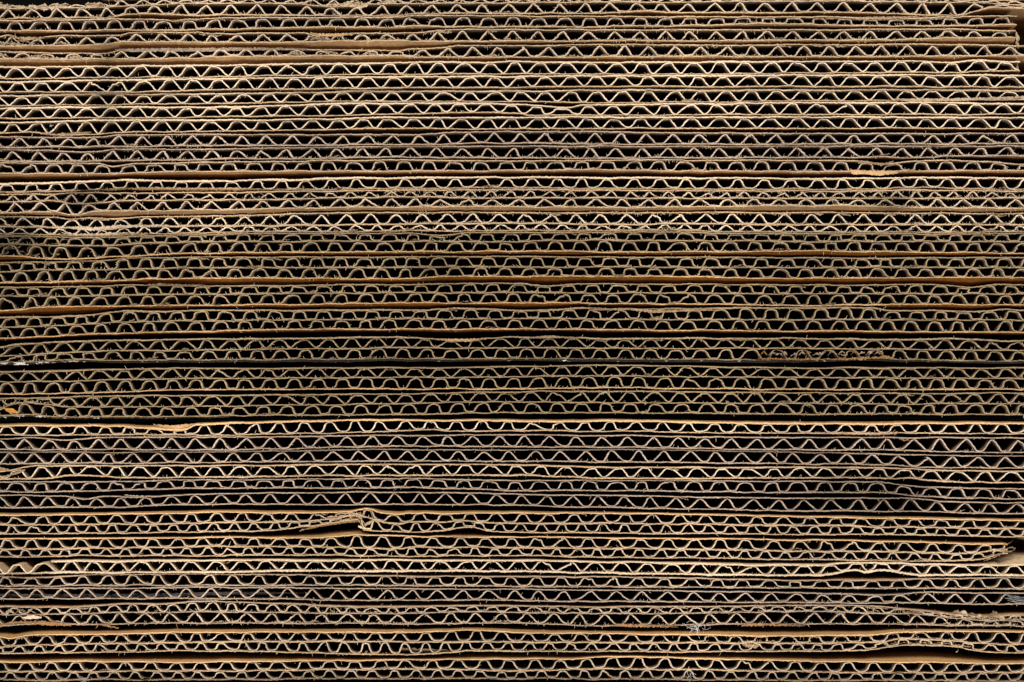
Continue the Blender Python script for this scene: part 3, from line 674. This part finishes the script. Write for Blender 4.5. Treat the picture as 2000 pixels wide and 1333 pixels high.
# pocket of the torn sheet: flap edge and shreds
ribbon("torn_flap", 28, [(585, 1037, 1.2, 0, .5), (620, 1028, 2.4, -.3, .8), (650, 1023, 3.2, -.5, 1.2), (680, 1017, 4.5, -.6, 1.6), (704, 1016, 5.5, -.6, 2.0)], 'kraft', "brown flap lifted over the pocket", seed=6)
for k, p in enumerate([[(690, 1004, 1, -1, -1), (702, 1010, 1.6, -1.2, -1), (712, 1022, 1.6, -1.3, -1), (716, 1034, 1.2, -.8, -.6)],
                       [(668, 1003, .8, -.6, -.6), (690, 1002, 1.2, -.8, -.8), (722, 1012, 1.1, -.9, -.8)],
                       [(700, 1028, 1, -.6, -.6), (712, 1033, 2.4, -.9, -.6), (726, 1034, 1.2, -.4, -.4)],
                       [(708, 1006, .8, -.6, -.6), (716, 996, 1.2, -.8, -.7), (724, 998, 1.2, -.8, -.7), (728, 1012, .9, -.5, -.5)],
                       [(712, 1026, 2, -.9, -.6), (722, 1021, 3.0, -1.2, -.6), (730, 1017, 1.5, -.8, -.4)],
                       [(640, 1010, .7, -.4, -.4), (662, 1009, 1.9, -.7, -.4), (690, 1006, 1.8, -.7, -.4)]]):
    ribbon("paper_shred", 28, p, 'cut' if k != 2 else 'fuzz', seed=20 + k, th=1.2)
# curled fold at the end of the short sheet
ribbon("curled_fold", 29, [(1950, 1061, 2.0, 0, 1), (1966, 1063, 1.3, -.4, .6), (1975, 1060, 1.3, -.6, .5), (1978, 1056, 1.2, -.6, .5)], 'kraft', seed=30)
ribbon("curled_fold", 29, [(1955, 1076, 1.2, -.3, .6), (1966, 1072, 1.3, -.5, .5), (1976, 1069, 1.3, -.6, .5), (1984, 1072, 1.2, -.6, .5), (1978, 1077, 1.2, -.5, .5), (1964, 1079, 1.3, -.3, .4), (1958, 1075, 1, 0, .4)], 'cut', seed=31)
ribbon("curled_fold", 29, [(1922, 1096, 1.0, -.2, .6), (1940, 1090, 1.2, -.4, .6), (1957, 1082, 1.0, -.5, .5)], 'cut', seed=32)
# torn left end of the folded sheet
ribbon("torn_flap", 25, [(-40, 914, 2, 0, .5), (0, 916, 3.5, -.5, .6), (18, 919, 2.0, -.6, .2)], 'cut', seed=33)
ribbon("torn_flap", 25, [(14, 930, 1.2, -.6, -.2), (30, 925, 2.2, -.8, .2), (44, 920, 1.6, -.6, .2), (49, 918, .8, -.4, .2)], 'cut', seed=34)
ribbon("torn_flap", 25, [(-40, 929, 1.2, 0, .5), (-5, 931, 1.6, -.3, .6), (14, 931, 1.0, -.4, .2)], 'cut', seed=35)
# ripped orange face and pale scrap of the battered sheet
ribbon("ripped_face", 33, [(-40, 1224, 2, 0, 1), (0, 1223, 3, -.4, 1.2), (22, 1218, 3.6, -.6, 1.4), (50, 1218, 4.0, -.6, 1.6), (85, 1217, 4.4, -.7, 1.6), (110, 1220, 3, -.3, 1.2), (138, 1222, 1.5, 0, .6)], 'scrapdull', "ripped orange paper face", seed=40, rag=0.8)
ribbon("ripped_face", 33, [(190, 1219, .8, -.2, .2), (205, 1222, 1.6, -.5, .2), (232, 1227, 1.0, -.3, .1)], 'scrapdull', seed=41)
ribbon("paper_scrap", 33, [(45, 1207, .8, -.8, -.6), (56, 1206, 3.6, -1.2, -.6), (68, 1205, 3.6, -1.2, -.7), (82, 1206, 1.0, -.8, -.6)], 'medpale', "pale torn paper scrap", seed=42)
ribbon("ripped_face", 33, [(343, 1214, 1.8, -1, -.6), (346, 1222, 2.2, -1.3, -.6), (349, 1232, 1.6, -.9, -.5), (348, 1238, .6, -.6, -.5)], 'scrapdull', seed=43)
for k, (x, y, w) in enumerate([(20, 1194, 3), (40, 1192, 2.6), (60, 1194, 2.2), (1868, 1196, 4), (1882, 1197, 4.4), (1898, 1200, 3.4), (1912, 1203, 3), (1942, 1198, 4), (1955, 1205, 3), (1968, 1212, 2.2)]):
    rr = np.random.default_rng(600 + k); a = rr.normal(0, 2)
    ribbon("paper_shred", 33, [(x - 9, y + 4 + a, 1, -.2, .5), (x - 3, y - 1, w * .8, -.6, .8), (x + 4, y + 1, w, -.7, .6), (x + 10, y + 5 - a, 1, -.1, .4)], 'med' if k % 2 else 'fuzz', seed=70 + k, rag=0.9)
# ripped lower fluting of the sheet above the lowest
for k in range(14):
    rr = np.random.default_rng(700 + k); x = 1735 + k * 12 + rr.normal(0, 3); y = np.interp(x, xs, BO[34]['Y'][2]) - 2
    ribbon("paper_shred", 34, [(x - 9, y + rr.normal(-3, 1.2), .6, -.2, .3), (x, y + rr.normal(-2, 1), 1.2, -.6, .2), (x + 10, y + rr.normal(-1, 1.5), .6, -.2, .3)], 'cut' if k % 3 else 'fuzz', seed=90 + k, rag=0.6)
ribbon("paper_shred", 34, [(1866, 1258, .9, -.2, 0), (1872, 1264, 1.4, -.9, -.5), (1870, 1272, 1.3, -1, -.7), (1866, 1274, .5, -.8, -.6)], 'cut', seed=130)
ribbon("peeled_face", 34, [(780, 1269, 3.6, 0, 2), (830, 1272, 4.6, -.4, 2), (870, 1272, 3.4, -.5, 1.5), (893, 1275, 1.2, -.2, .6)], 'med', "peeled grey paper face", seed=131, rag=0.7)
# dented bright patch of the tan topped sheet and the grey-white patch further down
ribbon("peeled_face", 27, [(243, 967, .8, 0, .5), (256, 970, 2.2, -.3, 1), (268, 971, 2.4, -.3, 1), (280, 970, .8, 0, .5)], 'fuzz', seed=132)
ribbon("peeled_face", 8, [(78, 262, .5, 0, .8), (110, 263, 1.6, -.2, 1.2), (150, 261, 2.0, -.2, 1.2), (178, 258, .5, 0, .8)], 'cut', seed=133)
# shreds of clear tape at the right end of the slate sheet
for k in range(9):
    rr = np.random.default_rng(800 + k); y = 1162 + k * 1.3; x = 1962 + rr.uniform(0, 12)
    ribbon("tape_shred", 32, [(x, y, .3, -.4, -.2), (x + 12, y + rr.normal(2, 1.2), .8, -.9, -.6), (x + 34, y + rr.normal(5, 1.5), .4, -.5, -.3), (x + 60, y + 6, .4, 0, 0)], 'tape', "shred of silvery clear tape", seed=140 + k, th=.6, rag=.3)
ribbon("tape_strip", 32, [(XA + 10, 1164, 2.2, 2.5, 2.5), (150, 1164.5, 2.6, 2.5, 2.5), (300, 1164, 2.8, 2.5, 2.5), (420, 1161, 3.2, 2.5, 2.5), (520, 1160, 2.2, 3, 3), (600, 1160, .5, 3, 3)], 'haze_tape', "dusty translucent tape strip", seed=150, th=.4, rag=.3)

# white lint caught on the cut face
def lint(x0, y0, n, spread, label, seed):
    rg = np.random.default_rng(seed); V = []; Q = []
    ox, oy, oz = W(x0, y0, -0.0006, 0)
    for _ in range(n):
        a = rg.uniform(0, 2 * math.pi); ln = rg.uniform(0.5, 1.3) * spread; c = rg.normal(0, .25)
        x, y = rg.normal(0, spread * .2, 2); base = len(V); m = 9; w = rg.uniform(.3, .55)
        for k in range(m):
            px, py, pz = W(x0 + x, y0 + y, -0.0006 - 0.0004 * math.sin(k), 0)
            nx, ny = -math.sin(a) * w * S / 2, math.cos(a) * w * S / 2
            V.append((px + nx - ox, py - oy, pz - ny - oz)); V.append((px - nx - ox, py - oy, pz + ny - oz))
            V.append((px - ox, py - oy + w * S, pz - oz))
            x += math.cos(a) * ln / m; y += math.sin(a) * ln / m; a += c + rg.normal(0, .25)
        for k in range(m - 1):
            o = base + 3 * k
            for e, f in ((0, 1), (1, 2), (2, 0)): Q.append((o + e, o + f, o + 3 + f, o + 3 + e))
    ob = build("lint_tuft", V, Q, ['lint'], None, None, smooth=False)
    ob.location = (ox, oy, oz)
    ob['label'] = label; ob['category'] = "lint"; ob['group'] = "white lint caught on the cut edges"
lint(1362, 1224, 16, 22, "long white threads snagged on the battered sheet right of centre near the bottom", 1)
lint(165, 1328, 16, 10, "white tuft on the lowest sheet at the far left of the bottom border", 2)
lint(1345, 1322, 9, 16, "thin white threads on the lowest sheet right of centre at the bottom border", 3)
lint(101, 247, 12, 3.5, "tiny white fluff ball inside an arch of the ninth sheet, far left", 4)
lint(61, 389, 14, 5, "pale fluff in the small flutes of the furry double-wall sheet, far left", 5)
